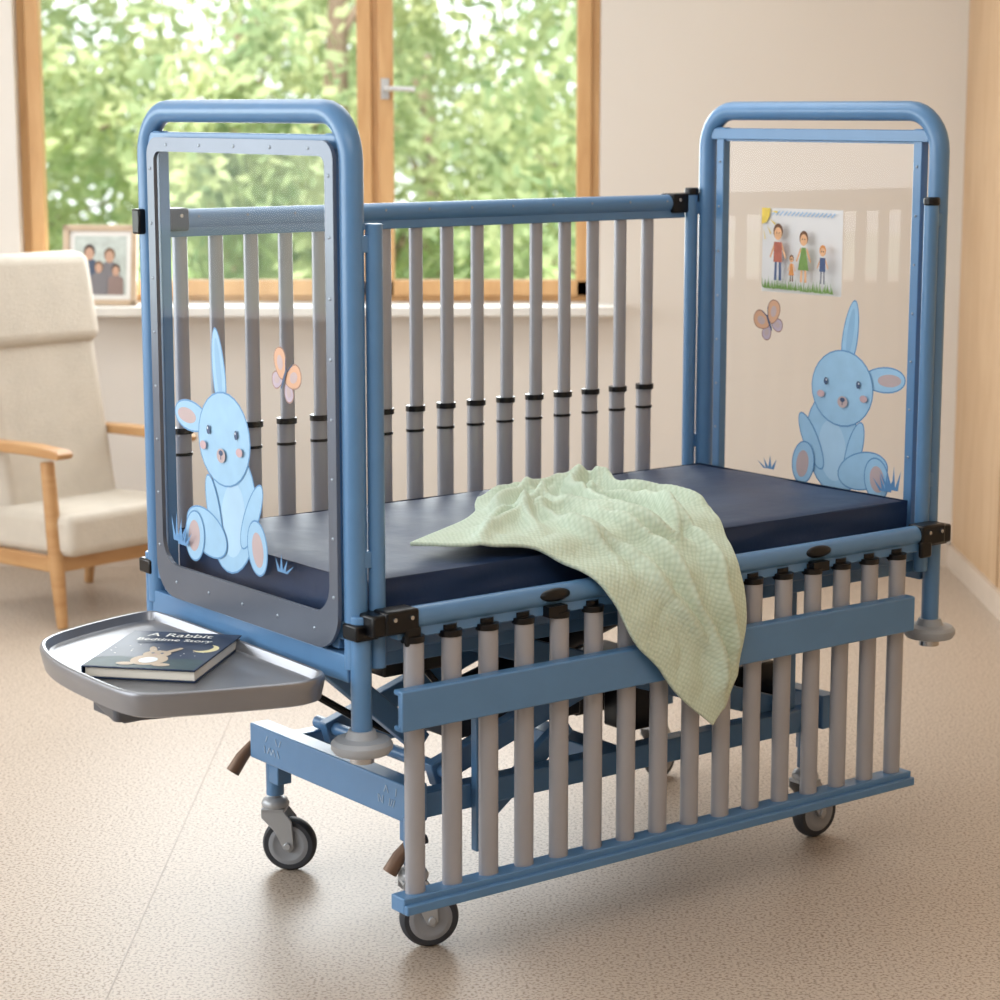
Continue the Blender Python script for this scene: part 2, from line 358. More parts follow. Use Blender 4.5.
def decal(nm,x,fn):
    mb=MB(); lay=[0]
    def put(m,pts):
        lay[0]+=1; xx=x-0.00025*lay[0]
        mb.m(m).poly([(xx,)+fn(p) for p in pts])
    def shp(cy,cz,a,b_,rot=0,e=1.0,m=rb,ol=0.0032):
        put(rbo,ell(cy,cz,a+ol,b_+ol,rot,28,e)); put(m,ell(cy,cz,a,b_,rot,28,e))
    shp(0.258,1.09,0.074,0.0215,math.radians(99),0.85)
    put(rbs,ell(0.258,1.092,0.056,0.010,math.radians(99)))
    shp(0.15,0.995,0.064,0.026,math.radians(-4),0.9)
    put(peach,ell(0.132,0.995,0.036,0.014,math.radians(-4)))
    shp(0.305,0.835,0.085,0.115,math.radians(-14),0.95)
    put(rbl,ell(0.305,0.82,0.045,0.07,math.radians(-10)))
    shp(0.375,0.835,0.07,0.022,math.radians(58))
    shp(0.278,0.965,0.096,0.084,0,1.0)
    shp(0.235,0.825,0.07,0.022,math.radians(-72))
    shp(0.205,0.785,0.078,0.040,math.radians(-14))
    shp(0.398,0.782,0.034,0.048,0.2); put(peach,ell(0.400,0.779,0.020,0.032,0.2))
    shp(0.160,0.772,0.036,0.046,-0.2); put(peach,ell(0.158,0.772,0.022,0.03,-0.2))
    for yy in(0.328,0.224):
        put(ink,ell(yy,0.978,0.0065,0.0085)); put(white,ell(yy-0.002,0.981,0.002,0.0024))
    put(peach,ell(0.272,0.935,0.016,0.013)); put(ink,ell(0.272,0.940,0.008,0.005))
    put(ink,[(0.2706,0.94),(0.2732,0.94),(0.2732,0.928),(0.2706,0.928)])
    put(pink,ell(0.342,0.948,0.012,0.008)); put(pink,ell(0.205,0.948,0.012,0.008))
    ca,sa=math.cos(math.radians(-28)),math.sin(math.radians(-28))
    def bf(p): u,v=p[0]*1.12,p[1]*1.12; return (0.515+u*ca-v*sa,1.097+u*sa+v*ca)
    def wing(cu,cv,a,b_,rot,m,mi):
        put(org2,[bf(q) for q in ell(cu,cv,a+0.002,b_+0.002,rot,20,1.25)]); put(m,[bf(q) for q in ell(cu,cv,a,b_,rot,20,1.25)]); put(mi,[bf(q) for q in ell(cu*1.05,cv*1.05,a*0.5,b_*0.5,rot,16)])
    for sg in(1,-1):
        r1_=math.radians(48) if sg>0 else math.radians(132)
        r2_=math.radians(-40) if sg>0 else math.radians(220)
        wing(sg*0.018,-0.013,0.016,0.012,r2_,lilac,peach)
        wing(sg*0.021,0.015,0.024,0.017,r1_,orange,peach)
        put(ink,[bf(q) for q in((sg*0.001,0.014),(sg*0.009,0.032),(sg*0.011,0.0315),(sg*0.003,0.014))])
    put(ink,[bf(q) for q in ell(0,0,0.0028,0.019)])
    for (gy,gz,s) in((0.10,0.755,1.0),(0.06+0.06,0.75,0.8),(0.50,0.755,0.6)):
        for k in(-1,0,1,2):
            put(rbo,[(gy-0.006+k*0.008,gz),(gy+0.006+k*0.008,gz),(gy+k*0.022,gz+0.055*s-abs(k)*0.008)])
    return mb.obj('rabbit_decal_'+nm,crib,smooth=False)
decal('right',1.498,lambda p:(p[0]*0.97+0.008,p[1]+0.006))
decal('left',-0.029,lambda p:(0.685-p[0]*0.98,0.742+(p[1]-0.745)*1.05))
# ---- child's drawing taped to right panel
cd=empty('child_drawing'); cd.parent=crib
paper=mat('drawing_paper',(222,220,220),0.7,0,0.02)
cols={k:mat('crayon_'+k,v,0.8,0,0.12,90) for k,v in dict(yellow=(232,204,96),sky=(160,190,222),green=(120,152,84),skin=(225,175,135),red=(178,104,88),blue=(76,92,130),brown=(110,76,54),orange=(215,145,84),grey=(130,130,140)).items()}
mb=MB(); lay=[0]; py0,py1,pz0,pz1=0.290,0.547,1.174,1.369
def dp(k,pts):
    lay[0]+=1
    mb.m(paper if k=='paper' else cols[k]).poly([(1.4975-0.0002*lay[0],py1-p[0]*(py1-py0),pz0+p[1]*(pz1-pz0)) for p in pts])
def de(k,cx,cy,a,b_,rot=0): dp(k,ell(cx,cy,a,b_,rot,16))
dp('paper',[(0,0.0),(1,0.01),(1,1),(0,0.99)])
for i in range(16):
    xx=0.12+0.05*i; dp('sky',[(xx,0.90),(xx+0.05,0.95),(xx+0.045,0.965),(xx,0.92)])
dp('yellow',[(0.0,0.99),(0.0,0.80),(0.06,0.82),(0.10,0.89),(0.11,0.99)])
for i in range(4):
    a=-0.15-0.4*i; dp('yellow',[(0.12*math.cos(a),0.99+0.24*math.sin(a)),(0.2*math.cos(a),0.99+0.38*math.sin(a)),(0.2*math.cos(a+.07),0.99+0.38*math.sin(a+.07))])
rn=random.Random(2)
for i in range(60):
    xx=0.03+0.94*i/60; hh=rn.uniform(0.06,0.15); dp('green',[(xx-0.008,0.03+rn.uniform(0,.03)),(xx+0.010,0.04),(xx+rn.uniform(-.015,.015),0.04+hh)])
def kid(cx,s,top,leg,hair,skirt=False):
    b0=0.15
    for sg in(-1,1):
        dp(leg,[(cx+sg*0.032*s-0.016*s,b0),(cx+sg*0.032*s+0.016*s,b0),(cx+sg*0.026*s+0.014*s,b0+0.25*s),(cx+sg*0.026*s-0.014*s,b0+0.25*s)])
        dp('skin',[(cx+sg*0.035*s,b0+0.42*s),(cx+sg*0.095*s,b0+0.26*s),(cx+sg*0.11*s,b0+0.28*s),(cx+sg*0.045*s,b0+0.47*s)])
    if skirt: dp(top,[(cx-0.075*s,b0+0.16*s),(cx+0.075*s,b0+0.16*s),(cx+0.03*s,b0+0.46*s),(cx-0.03*s,b0+0.46*s)])
    else: dp(top,[(cx-0.055*s,b0+0.22*s),(cx+0.055*s,b0+0.22*s),(cx+0.05*s,b0+0.46*s),(cx-0.05*s,b0+0.46*s)])
    de(hair,cx,b0+0.585*s,0.062*s,0.098*s); de('skin',cx,b0+0.56*s,0.050*s,0.078*s)
    for sg in(-1,1): de('brown',cx+sg*.017*s,b0+0.57*s,0.006,0.009)
kid(0.27,0.98,'red','blue','brown'); kid(0.60,0.88,'green','skin','brown',True); kid(0.46,0.46,'orange','brown','brown',True); kid(0.85,0.66,'blue','grey','orange')
mb.obj('paper_sheet',cd,smooth=False)
# ---- mattress & platform
mx0,mx1,my0,my1,mz0,mz1=0.035,1.465,0.045,0.715,0.645,0.752
mo=MB().m(navy)
mo.box(((mx0+mx1)/2,(my0+my1)/2,(mz0+mz1)/2),(mx1-mx0,my1-my0,mz1-mz0))
bmesh.ops.subdivide_edges(mo.bm,edges=mo.bm.edges[:],cuts=44,use_grid_fill=True)
for v in mo.bm.verts:
    k=noise.noise(Vector((v.co.x*5,v.co.y*7,v.co.z*6)))
    k2=noise.noise(Vector((v.co.x*24,v.co.y*4,2)))
    edge=min(abs(v.co.x-mx0),abs(v.co.x-mx1),abs(v.co.y-my0),abs(v.co.y-my1))
    if v.co.z>mz1-0.001: v.co.z+=0.004*k+0.0036*k2*min(1,edge/0.05)-0.006*max(0,1-edge/0.02)
    elif v.co.z>mz0+0.001:
        if abs(v.co.y-my0)<1e-4: v.co.y+=0.004*noise.noise(Vector((v.co.x*9,0,v.co.z*30)))
mo.obj('mattress',crib,bevel=0.0,ang=60)
pl=MB().m(blue)
for y in(0.05,0.71): pl.box((0.75,y,0.615),(1.46,0.035,0.05))
for x in(0.05,0.4,0.75,1.1,1.45): pl.box((x,0.38,0.61),(0.03,0.64,0.04))
pl.box((0.75,0.018,0.645),(1.44,0.02,0.045))
pl.obj('platform_frame',crib,bevel=0.003)
MB().m(mat('platform_laminate',(90,96,106),0.5)).box((0.75,0.38,0.639),(1.42,0.64,0.01)).obj('mattress_board',crib)
# ---- side rails
NS=16; SP=0.0839
def siderail(nm,yc,out,ztop,zcol,zbot,zflat,x0,bars):
    rb_=MB().m(blue)
    rb_.cyl((0.05,yc,ztop),(1.45,yc,ztop),0.0205)
    rb_.box((0.75,yc,ztop-0.02),(1.40,0.024,0.03))
    rb_.obj('rail_top_tube_'+nm,crib,bevel=0.002)
    off=out*0.016
    sb_=MB().m(grey); sb_.m(black); sb_.m(grey)
    for i in range(NS):
        x=x0+SP*i
        if nm=='front': sb_.m(black)
        sb_.cyl((x,yc+out*0.008,zcol-0.01),(x,yc+out*0.008,ztop-0.02),0.0165,seg=18,rv=0.012)
        sb_.m(grey)
        sb_.cyl((x,yc+off,zbot),(x,yc+off,zcol),0.0205,seg=20,rv=0.0150)
    sb_.obj('rail_slats_'+nm,crib)
    cb=MB().m(black); hgt=0.008 if nm=='front' else 0.009
    for i in range(NS):
        x=x0+SP*i
        cb.cyl((x,yc+off*0.8,zcol-0.006),(x,yc+off*0.8,zcol+hgt*0.7),0.0226,seg=20,rv=0.0205)
    cb.obj('slat_collars_'+nm,crib)
    fb=MB().m(blue); (fx0,fx1,gx0,gx1)=bars
    c=(fx0+fx1)/2; l=fx1-fx0
    fb.box((c,yc+out*0.048,zflat),(l,0.014,0.074)); fb.box((c,yc+out*0.040,zflat+0.033),(l,0.024,0.01)); fb.box((c,yc+out*0.040,zflat-0.033),(l,0.024,0.01))
    c=(gx0+gx1)/2; l=gx1-gx0
    fb.box((c,yc+out*0.018,zbot),(l,0.042,0.030)); fb.box((c,yc+out*0.044,zbot-0.006),(l,0.012,0.018))
    fb.obj('rail_bars_'+nm,crib,bevel=0.0025)
siderail('front',-0.03,-1,0.69,0.655,0.165,0.534,0.083,(0.030,1.358,0.042,1.380))
siderail('back',0.775,1,1.372,0.938,0.50,0.56,0.090,(0.035,1.375,0.038,1.388))
cb=MB().m(black)
for i in range(NS):
    x=0.090+SP*i; cb.cyl((x,0.790,0.886),(x,0.790,0.892),0.0218,seg=20,rv=0.0175)
cb.obj('slat_rings_back',crib)
sp=MB().m(border); sp.cyl((0.10+SP*9,0.768,1.345),(0.10+SP*9,0.776,1.345),0.005,seg=10); sp.obj('rail_bolt_back',crib)
kb=MB().m(black)
for x,sg in((0.0,1),(1.5,-1)):
    kb.box((x+sg*0.055,-0.032,0.69),(0.072,0.046,0.044)); kb.box((x+sg*0.014,-0.02,0.687),(0.04,0.06,0.040)); kb.box((x+sg*0.078,-0.050,0.660),(0.034,0.012,0.036))
    kb.box((x+sg*0.055,0.777,1.372),(0.085,0.05,0.046))
kb.obj('rail_end_brackets',crib,bevel=0.005)
bo=MB().m(steel)
for x,sg in((0.0,1),(1.5,-1)):
    for k in(0.035,0.072): bo.cyl((x+sg*k,-0.060,0.697),(x+sg*k,-0.054,0.697),0.004,seg=10)
    for k in(0.035,0.078): bo.cyl((x+sg*k,0.749,1.38),(x+sg*k,0.753,1.38),0.004,seg=10)
bo.obj('bracket_bolts',crib)
hd=MB().m(black)
for x in(0.405,1.10):
    hd.sph((x,-0.05,0.694),0.03,16,(1.2,0.35,0.42)); hd.box((x,-0.045,0.664),(0.045,0.03,0.02))
hd.obj('rail_release_handles',crib)
rvb=MB().m(rivet)
for i in range(12): rvb.cyl((0.12+0.115*i,0.7538,1.378),(0.12+0.115*i,0.7548,1.378),0.0028,seg=8)
rvb.obj('rail_rivets',crib)
# ---- base chassis
cs=MB().m(blue)
bx0,bx1,by0,by1=0.20,1.31,0.12,0.68
cs.box((bx0,(by0+by1)/2,0.285),(0.045,by1-by0+0.02,0.075)); cs.box((bx1,(by0+by1)/2,0.285),(0.045,by1-by0+0.02,0.075))
for y in(by0+0.03,by1-0.03): cs.box(((bx0+bx1)/2,y,0.27),(bx1-bx0,0.04,0.05))
cs.box((0.75,0.4,0.26),(0.06,0.5,0.04))
for y in(0.21,0.59):
    cs.beam((0.30,y,0.30),(1.18,y,0.585),0.028,0.05); cs.beam((1.20,y-0.03,0.30),(0.34,y-0.03,0.585),0.024,0.05)
for x in(0.32,1.2): cs.cyl((x,0.15,0.585),(x,0.65,0.585),0.014); cs.cyl((x,0.15,0.31),(x,0.65,0.31),0.014)
for x in(bx0+0.02,bx1-0.02):
    for y in(by0+0.04,by1-0.04): cs.box((x,y,0.225),(0.035,0.035,0.06))
cs.box((0.36,0.12,0.33),(0.04,0.02,0.34)); cs.box((1.22,0.16,0.42),(0.045,0.02,0.28))
cs.beam((0.10,0.30,0.55),(0.34,0.30,0.34),0.03,0.045)
cs.beam((0.40,0.18,0.20),(0.62,0.18,0.36),0.02,0.04)
cs.obj('base_chassis',crib,bevel=0.003)
dk=MB().m(dark)
dk.box((0.62,0.40,0.36),(0.34,0.12,0.09)); dk.cyl((0.45,0.40,0.38),(1.05,0.40,0.54),0.03); dk.cyl((0.9,0.40,0.50),(1.15,0.40,0.57),0.018)
dk.box((0.75,0.40,0.565),(1.0,0.40,0.05))  # dark slab, with some black boxes below, stands in for shade under the platform
dk.m(black).box((0.95,0.5,0.34),(0.2,0.14,0.12)); dk.box((0.30,0.4,0.54),(0.16,0.3,0.08)); dk.box((1.2,0.28,0.345),(0.12,0.1,0.08)); dk.box((0.86,0.25,0.35),(0.10,0.08,0.10))
dk.tube([(0.3,0.3,0.55),(0.36,0.26,0.46),(0.5,0.28,0.38),(0.6,0.35,0.36)],0.007,8)
dk.tube([(1.1,0.3,0.56),(1.0,0.25,0.44),(0.9,0.3,0.38)],0.007,8)
dk.tube([(0.05,0.45,0.58),(0.12,0.40,0.47),(0.22,0.36,0.40),(0.30,0.34,0.36)],0.008,8)
dk.obj('lift_actuators_and_shade',crib,bevel=0.005)
lt=MB().m(mat('pale_print',(170,190,212),0.6))
rn=random.Random(5)
for yc in(0.18,0.60):
    for k in range(9):
        y=yc-0.03+0.0075*k; a=rn.uniform(-0.6,0.6)
        lt.box((bx0-0.0232,y,0.29+rn.choice((-.012,.012))),(0.001,0.002,0.016),Matrix.Rotation(a,3,'X'))
lt.obj('chassis_print',crib,smooth=False)
def caster(x,y,a,nm):
    e=empty('caster_'+nm,(x,y,0),a,crib)
    R=0.058
    w=MB().m(tyre)
    w.lathe([(0.044,-0.016),(0.052,-0.016),(0.057,-0.009),(R,0),(0.057,0.009),(0.052,0.016),(0.044,0.016)],(0.03,0,R),(0,1,0),40)
    w.m(hub).lathe([(0.0,-0.018),(0.012,-0.018),(0.013,-0.0165),(0.030,-0.0165),(0.032,-0.018),(0.036,-0.018),(0.0445,-0.0155),(0.0445,0.0155),(0.036,0.018),(0.032,0.018),(0.030,0.0165),(0.013,0.0165),(0.012,0.018),(0.0,0.018)],(0.03,0,R),(0,1,0),32)
    w.obj('wheel',e)
    f=MB().m(fork)
    prof=[(-0.026,0.135),(0.022,0.135),(0.040,0.112),(0.044,0.055),(0.034,0.044),(0.022,0.05),(0.002,0.09),(-0.026,0.118)]
    for sy in(-1,1):
        f.prism(prof,lambda p:Vector((p[0],sy*0.021,p[1])),lambda p:Vector((p[0],sy*0.025,p[1])))
    f.box((-0.001,0,0.134),(0.05,0.05,0.008))
    f.cyl((0.03,-0.03,R),(0.03,0.03,R),0.008,seg=12)
    f.lathe([(0.0,0.138),(0.028,0.138),(0.03,0.146),(0.026,0.155),(0.016,0.16),(0.0,0.16)],(0,0,0),(0,0,1),24)
    f.cyl((0,0,0.155),(0,0,0.2),0.012)
    f.obj('fork',e,bevel=0.0015)
    s=MB().m(blue); s.cyl((0,0,0.165),(0,0,0.26),0.019); s.obj('stem',e)
caster(0.192,0.115,math.radians(-22),'1'); caster(0.222,0.665,math.radians(-45),'2'); caster(1.258,0.13,math.radians(0),'3'); caster(1.285,0.665,math.radians(20),'4')
pd=MB()
for (x,y,z) in((0.206,0.70,0.02),(0.204,0.115,-0.04)):
    pd.m(dark).tube([(x+0.02,y,0.25+z),(x-0.015,y+0.01,0.245+z)],0.009,10)
    pd.m(pedal).tube([(x-0.01,y+0.008,0.25+z),(x-0.035,y+0.014,0.222+z),(x-0.055,y+0.019,0.192+z)],0.014,12,radii=[0.010,0.014,0.015])
pd.obj('brake_pedals',crib)
# ---- tray (smooth rounded outline)
tz=0.590
tc_=[(-0.040,0.085),(-0.050,0.03),(-0.10,0.000),(-0.17,0.015),(-0.345,0.075),(-0.400,0.115),(-0.410,0.19),(-0.405,0.40),(-0.375,0.53),(-0.330,0.605),(-0.22,0.655),(-0.10,0.69),(-0.045,0.69),(-0.035,0.64)]
def chaikin(p,k=3):
    for _ in range(k):
        q=[]
        for i in range(len(p)):
            a=p[i]; b_=p[(i+1)%len(p)]
            q.append((a[0]*.75+b_[0]*.25,a[1]*.75+b_[1]*.25)); q.append((a[0]*.25+b_[0]*.75,a[1]*.25+b_[1]*.75))
        p=q
    return p
tout=chaikin(tc_)
nrmv=[]
for i in range(len(tout)):
    a=Vector(tout[i-1]); b_=Vector(tout[(i+1)%len(tout)]); t_=(b_-a).normalized(); nrmv.append(Vector((t_.y,-t_.x)))
area_=sum(tout[i-1][0]*tout[i][1]-tout[i][0]*tout[i-1][1] for i in range(len(tout)))
sgn=-1 if area_>0 else 1
def tring(mb,ins,z):
    return [mb.bm.verts.new((tout[i][0]+sgn*nrmv[i].x*ins,tout[i][1]+sgn*nrmv[i].y*ins,z)) for i in range(len(tout))]
tb=MB().m(traym)
rings=[tring(tb,a,z) for a,z in((0.018,tz-0.042),(0.008,tz-0.038),(0.003,tz-0.016),(0.0,tz-0.002),(0.002,tz+0.004),(0.006,tz+0.006),(0.011,tz+0.005),(0.014,tz-0.002),(0.018,tz-0.010),(0.024,tz-0.013))]
tb.skin(rings,True)
tb.obj('bedside_tray',crib,ang=35)
tk=MB().m(trayd)
tk.prism(roundpoly([(-0.372,0.235),(-0.04,0.14),(-0.04,0.56),(-0.31,0.49)],0.015,4),lambda p:Vector((p[0],p[1],tz-0.078)),lambda p:Vector((p[0],p[1],tz-0.040)))
tk.box((-0.27,0.34,tz-0.086),(0.12,0.12,0.02))
tk.obj('tray_bracket',crib,bevel=0.003)
# ================================================================ BOOK on tray
book=empty('picture_book'); book.parent=crib
book.location=(-0.206,0.352,tz-0.0128); book.rotation_euler=(0,0,math.radians(-48))
BW,BH=0.215,0.285
cover=mat('book_cover_night_blue',(24,42,70),0.4,0,0.2,20,spec=0.3); pages=mat('book_pages',(232,226,214),0.8)
k=MB().m(cover); k.box((0,0,0.0215),(BW,BH,0.003)); k.box((0,0,0.0015),(BW,BH,0.003)); k.box((-BW/2+0.0015,0,0.0115),(0.003,BH,0.018)); k.obj('cover',book,bevel=0.001)
MB().m(pages).box((0.002,0,0.0115),(BW-0.009,BH-0.01,0.0168)).obj('page_block',book)
a=MB(); lay=[0]
def bp_(m,pts):
    lay[0]+=1; a.m(m).poly([(p[0],p[1],0.0232+0.00012*lay[0]) for p in pts])
moon=mat('book_moon',(236,222,168),0.4); hill=mat('book_hill',(44,70,76),0.5,0,0.2,40); furm=mat('book_rabbit',(190,170,146),0.5); cream=mat('book_text',(236,234,226),0.5)
bp_(hill,[(-BW/2+.004,-BH/2+.004),(BW/2-.004,-BH/2+.004)]+[(BW/2-.004-(BW-.008)*i/10,-0.072+0.012*math.sin(i)) for i in range(11)])
bp_(moon,ell(0.076,0.020,0.024,0.030)); bp_(cover,ell(0.066,0.028,0.021,0.027))
for c in((0.0,-0.080,0.034,0.040),(0.0,-0.036,0.026,0.026)): bp_(furm,ell(*c))
bp_(furm,ell(-0.018,-0.004,0.007,0.024,0.35)); bp_(furm,ell(0.022,-0.006,0.007,0.024,-0.45)); bp_(furm,ell(-0.034,-0.115,0.017,0.011)); bp_(furm,ell(0.034,-0.115,0.017,0.011))
bp_(white,ell(0.0,-0.085,0.017,0.022)); bp_(ink,ell(-0.009,-0.033,0.003,0.004)); bp_(ink,ell(0.009,-0.033,0.003,0.004)); bp_(pink,ell(0,-0.044,0.004,0.003))
rn=random.Random(1)
for i in range(16): bp_(cream,ell(rn.uniform(-.095,.095),rn.uniform(-.05,.025),0.0015,0.0015,0,8))
a.obj('cover_art',book,smooth=False)
for j,(txt,yy,sz) in enumerate((('A Rabbit',0.090,0.036),('Bedtime Story',0.056,0.0255))):
    cu=D.curves.new('title','FONT'); cu.body=txt; cu.size=sz; cu.align_x='CENTER'; cu.offset=0.0003
    t_=D.objects.new('tmp',cu); S.collection.objects.link(t_)
    me=D.meshes.new_from_object(t_.evaluated_get(bpy.context.evaluated_depsgraph_get())); D.objects.remove(t_)
    me.materials.clear(); me.materials.append(cream)
    o=D.objects.new('title_%d'%(j+1),me); S.collection.objects.link(o); o.parent=book; o.location=(0,yy,0.0266)
# ================================================================ BLANKET
bl=D.materials.new('mint_knit'); bl.use_nodes=True; nt=bl.node_tree; b=nt.nodes['Principled BSDF']
uv=nt.nodes.new('ShaderNodeUVMap'); mp=nt.nodes.new('ShaderNodeMapping'); mp.inputs['Rotation'].default_value=(0,0,0.5); mp.inputs['Scale'].default_value=(1,1,1)
vo=nt.nodes.new('ShaderNodeTexVoronoi'); vo.inputs['Scale'].default_value=120; vo.inputs['Randomness'].default_value=0.22
nt.links.new(uv.outputs[0],mp.inputs[0]); nt.links.new(mp.outputs[0],vo.inputs['Vector'])
r=nt.nodes.new('ShaderNodeValToRGB'); r.color_ramp.elements[0].position=0.1; r.color_ramp.elements[0].color=lin((213,226,208))+(1,); r.color_ramp.elements[1].position=0.75; r.color_ramp.elements[1].color=lin((190,206,185))+(1,)
nt.links.new(vo.outputs['Distance'],r.inputs[0]); nt.links.new(r.outputs[0],b.inputs['Base Color'])
bp=nt.nodes.new('ShaderNodeBump'); bp.invert=True; bp.inputs['Strength'].default_value=0.45; bp.inputs['Distance'].default_value=0.004
nt.links.new(vo.outputs['Distance'],bp.inputs['Height']); nt.links.new(bp.outputs[0],b.inputs['Normal']); b.inputs['Roughness'].default_value=0.9; b.inputs['Specular IOR Level'].default_value=0.1
b.inputs['Sheen Weight'].default_value=0.15
prof=[(0.08,0.774),(0.04,0.768),(0.0,0.738),(-0.04,0.724),(-0.068,0.704),(-0.088,0.66),(-0.098,0.60),(-0.103,0.5),(-0.105,0.3)]
pl_=[0]
for i in range(1,len(prof)): pl_.append(pl_[-1]+math.dist(prof[i],prof[i-1]))
def surf(w):
    if w>=0: return (0.08+w,0.774)
    d=-w
    for i in range(1,len(prof)):
        if d<=pl_[i] or i==len(prof)-1:
            t=(d-pl_[i-1])/(pl_[i]-pl_[i-1]); return (prof[i-1][0]+(prof[i][0]-prof[i-1][0])*t,prof[i-1][1]+(prof[i][1]-prof[i-1][1])*t)
def ssurf(w):
    y=z=0
    for k in(-0.012,-0.006,0,0.006,0.012):
        q=surf(w+k); y+=q[0]/5; z+=q[1]/5
    return y,z
def curve(pts):
    P=[Vector(p) for p in pts]; dense=[]
    P2=[P[0]*2-P[1]]+P+[P[-1]*2-P[-2]]
    for i in range(1,len(P2)-2):
        for k in range(12):
            t=k/12; a_,b_,c_,d_=P2[i-1],P2[i],P2[i+1],P2[i+2]
            dense.append(0.5*((2*b_)+(c_-a_)*t+(2*a_-5*b_+4*c_-d_)*t*t+(3*b_-a_-3*c_+d_)*t**3))
    dense.append(P[-1]); cum=[0]
    for i in range(1,len(dense)): cum.append(cum[-1]+(dense[i]-dense[i-1]).length)
    def f(t):
        s_=t*cum[-1]
        for i in range(1,len(dense)):
            if s_<=cum[i]+1e-9:
                q=(s_-cum[i-1])/max(1e-9,cum[i]-cum[i-1]); return dense[i-1].lerp(dense[i],q)
        return dense[-1]
    return f
Dp=(0.757,-0.480)
AD=curve([(0.215,0.080),(0.324,-0.005),(0.42,-0.050),(0.475,-0.12),(0.515,-0.2),(0.555,-0.285),(0.615,-0.35),(0.69,-0.43),Dp])
BC=curve([(0.86,0.44),(0.94,0.40),(0.965,0.30),(0.95,0.17),(0.932,0.044)])
AB=curve([(0.215,0.080),(0.39,0.175),(0.52,0.275),(0.60,0.375),(0.72,0.44),(0.86,0.44)])
DC=curve([Dp,(0.80,-0.43),(0.826,-0.341),(0.850,-0.222),(0.866,-0.12),(0.932,0.044)])
NU,NV=170,170
bmn=bmesh.new(); uvl=bmn.loops.layers.uv.new('UVMap'); grid=[]; fl={}
A_,B_,C_,D_=AD(0),BC(0),BC(1),AD(1)
def sm(t): t=max(0,min(1,t)); return t*t*(3-2*t)
def ridge(x,w,px,pw,ang,width,length,amp,bend=0.25):
    dx,dw=x-px,w-pw; ca,sa=math.cos(ang),math.sin(ang)
    al=dx*ca+dw*sa; ac=-dx*sa+dw*ca
    ac+=bend*al*al/length
    q=abs(ac)/width
    return amp*math.exp(-q**1.5)*math.exp(-(al/length)**4)
RG=[(0.64,0.30,0.40,0.018,0.17,0.034,.3),(0.68,0.37,0.15,0.016,0.14,0.028,-.3),(0.79,0.33,-0.25,0.016,0.12,0.022,.3),(0.60,0.20,0.75,0.016,0.20,0.032,.2),
    (0.74,0.20,1.15,0.016,0.22,0.038,.3),(0.88,0.20,1.70,0.018,0.20,0.038,.1),(0.45,0.10,0.50,0.015,0.18,0.024,.2),(0.67,0.08,1.75,0.015,0.22,0.032,.2),
    (0.56,0.03,1.35,0.013,0.16,0.020,.2),(0.80,0.10,1.45,0.014,0.20,0.030,-.2),(0.52,0.17,0.20,0.012,0.12,0.022,.4),(0.84,0.27,1.0,0.013,0.10,0.020,-.4),
    (0.70,-0.20,1.85,0.015,0.28,0.034,.1),(0.78,-0.18,1.65,0.014,0.26,0.032,.1),(0.62,-0.16,2.05,0.014,0.20,0.026,.1)]
ABs=[AB(j/NV) for j in range(NV+1)]; DCs=[DC(j/NV) for j in range(NV+1)]
for i in range(NU+1):
    u=i/NU; row=[]; ad,bc=AD(u),BC(u)
    for j in range(NV+1):
        v=j/NV; ab,dc=ABs[j],DCs[j]
        p=(1-v)*ad+v*bc+(1-u)*ab+u*dc-((1-u)*(1-v)*A_+(1-u)*v*B_+u*v*C_+u*(1-v)*D_)
        x,w=p.x,p.y
        y,z=ssurf(w); y1,z1=ssurf(w+0.004); y2,z2=ssurf(w-0.004)
        tg=Vector((0,y1-y2,z1-z2)).normalized(); nrm=Vector((0,-tg.z,tg.y))
        if w>0.03: nrm=Vector((0,0,1))
        hang=max(0,min(1,(-w-0.02)/0.25)); top=1-hang
        ed=sm(min(u,1-u,v,1-v)/0.07)
        e2=0.30+0.70*ed
        cb_=1-0.65*math.exp(-(((x-0.85)/0.09)**2+((w-0.44)/0.09)**2))
        xx=x+0.022*noise.noise(Vector((x*7,w*7,4))); ww=w+0.022*noise.noise(Vector((x*7,w*7,8)))
        t_=0
        for R in RG: t_+=ridge(xx,ww,*R)
        h=0.006+t_*e2*cb_
        h+=0.012*abs(noise.noise(Vector((x*14,w*14,5.1))))*ed
        h+=0.010*math.exp(-((1-v)/0.05)**2)*hang
        P=Vector((x+0.014*noise.noise(Vector((x*8,w*8,9))),y,z))+nrm*h
        row.append(bmn.verts.new(P)); fl[row[-1]]=(x,w)
    grid.append(row)
for i in range(NU):
    for j in range(NV):
        f=bmn.faces.new([grid[i][j],grid[i+1][j],grid[i+1][j+1],grid[i][j+1]]); f.smooth=True
        for lp in f.loops: lp[uvl].uv=fl[lp.vert]
bmesh.ops.recalc_face_normals(bmn,faces=bmn.faces[:])
me=D.meshes.new('knit_blanket'); bmn.to_mesh(me); bmn.free(); me.materials.append(bl)
bo_=D.objects.new('knit_blanket',me); S.collection.objects.link(bo_)
bo_.location=crib.location; bo_.rotation_euler=(0,0,ANG)
md=bo_.modifiers.new('thick','SOLIDIFY'); md.thickness=0.007; md.offset=0
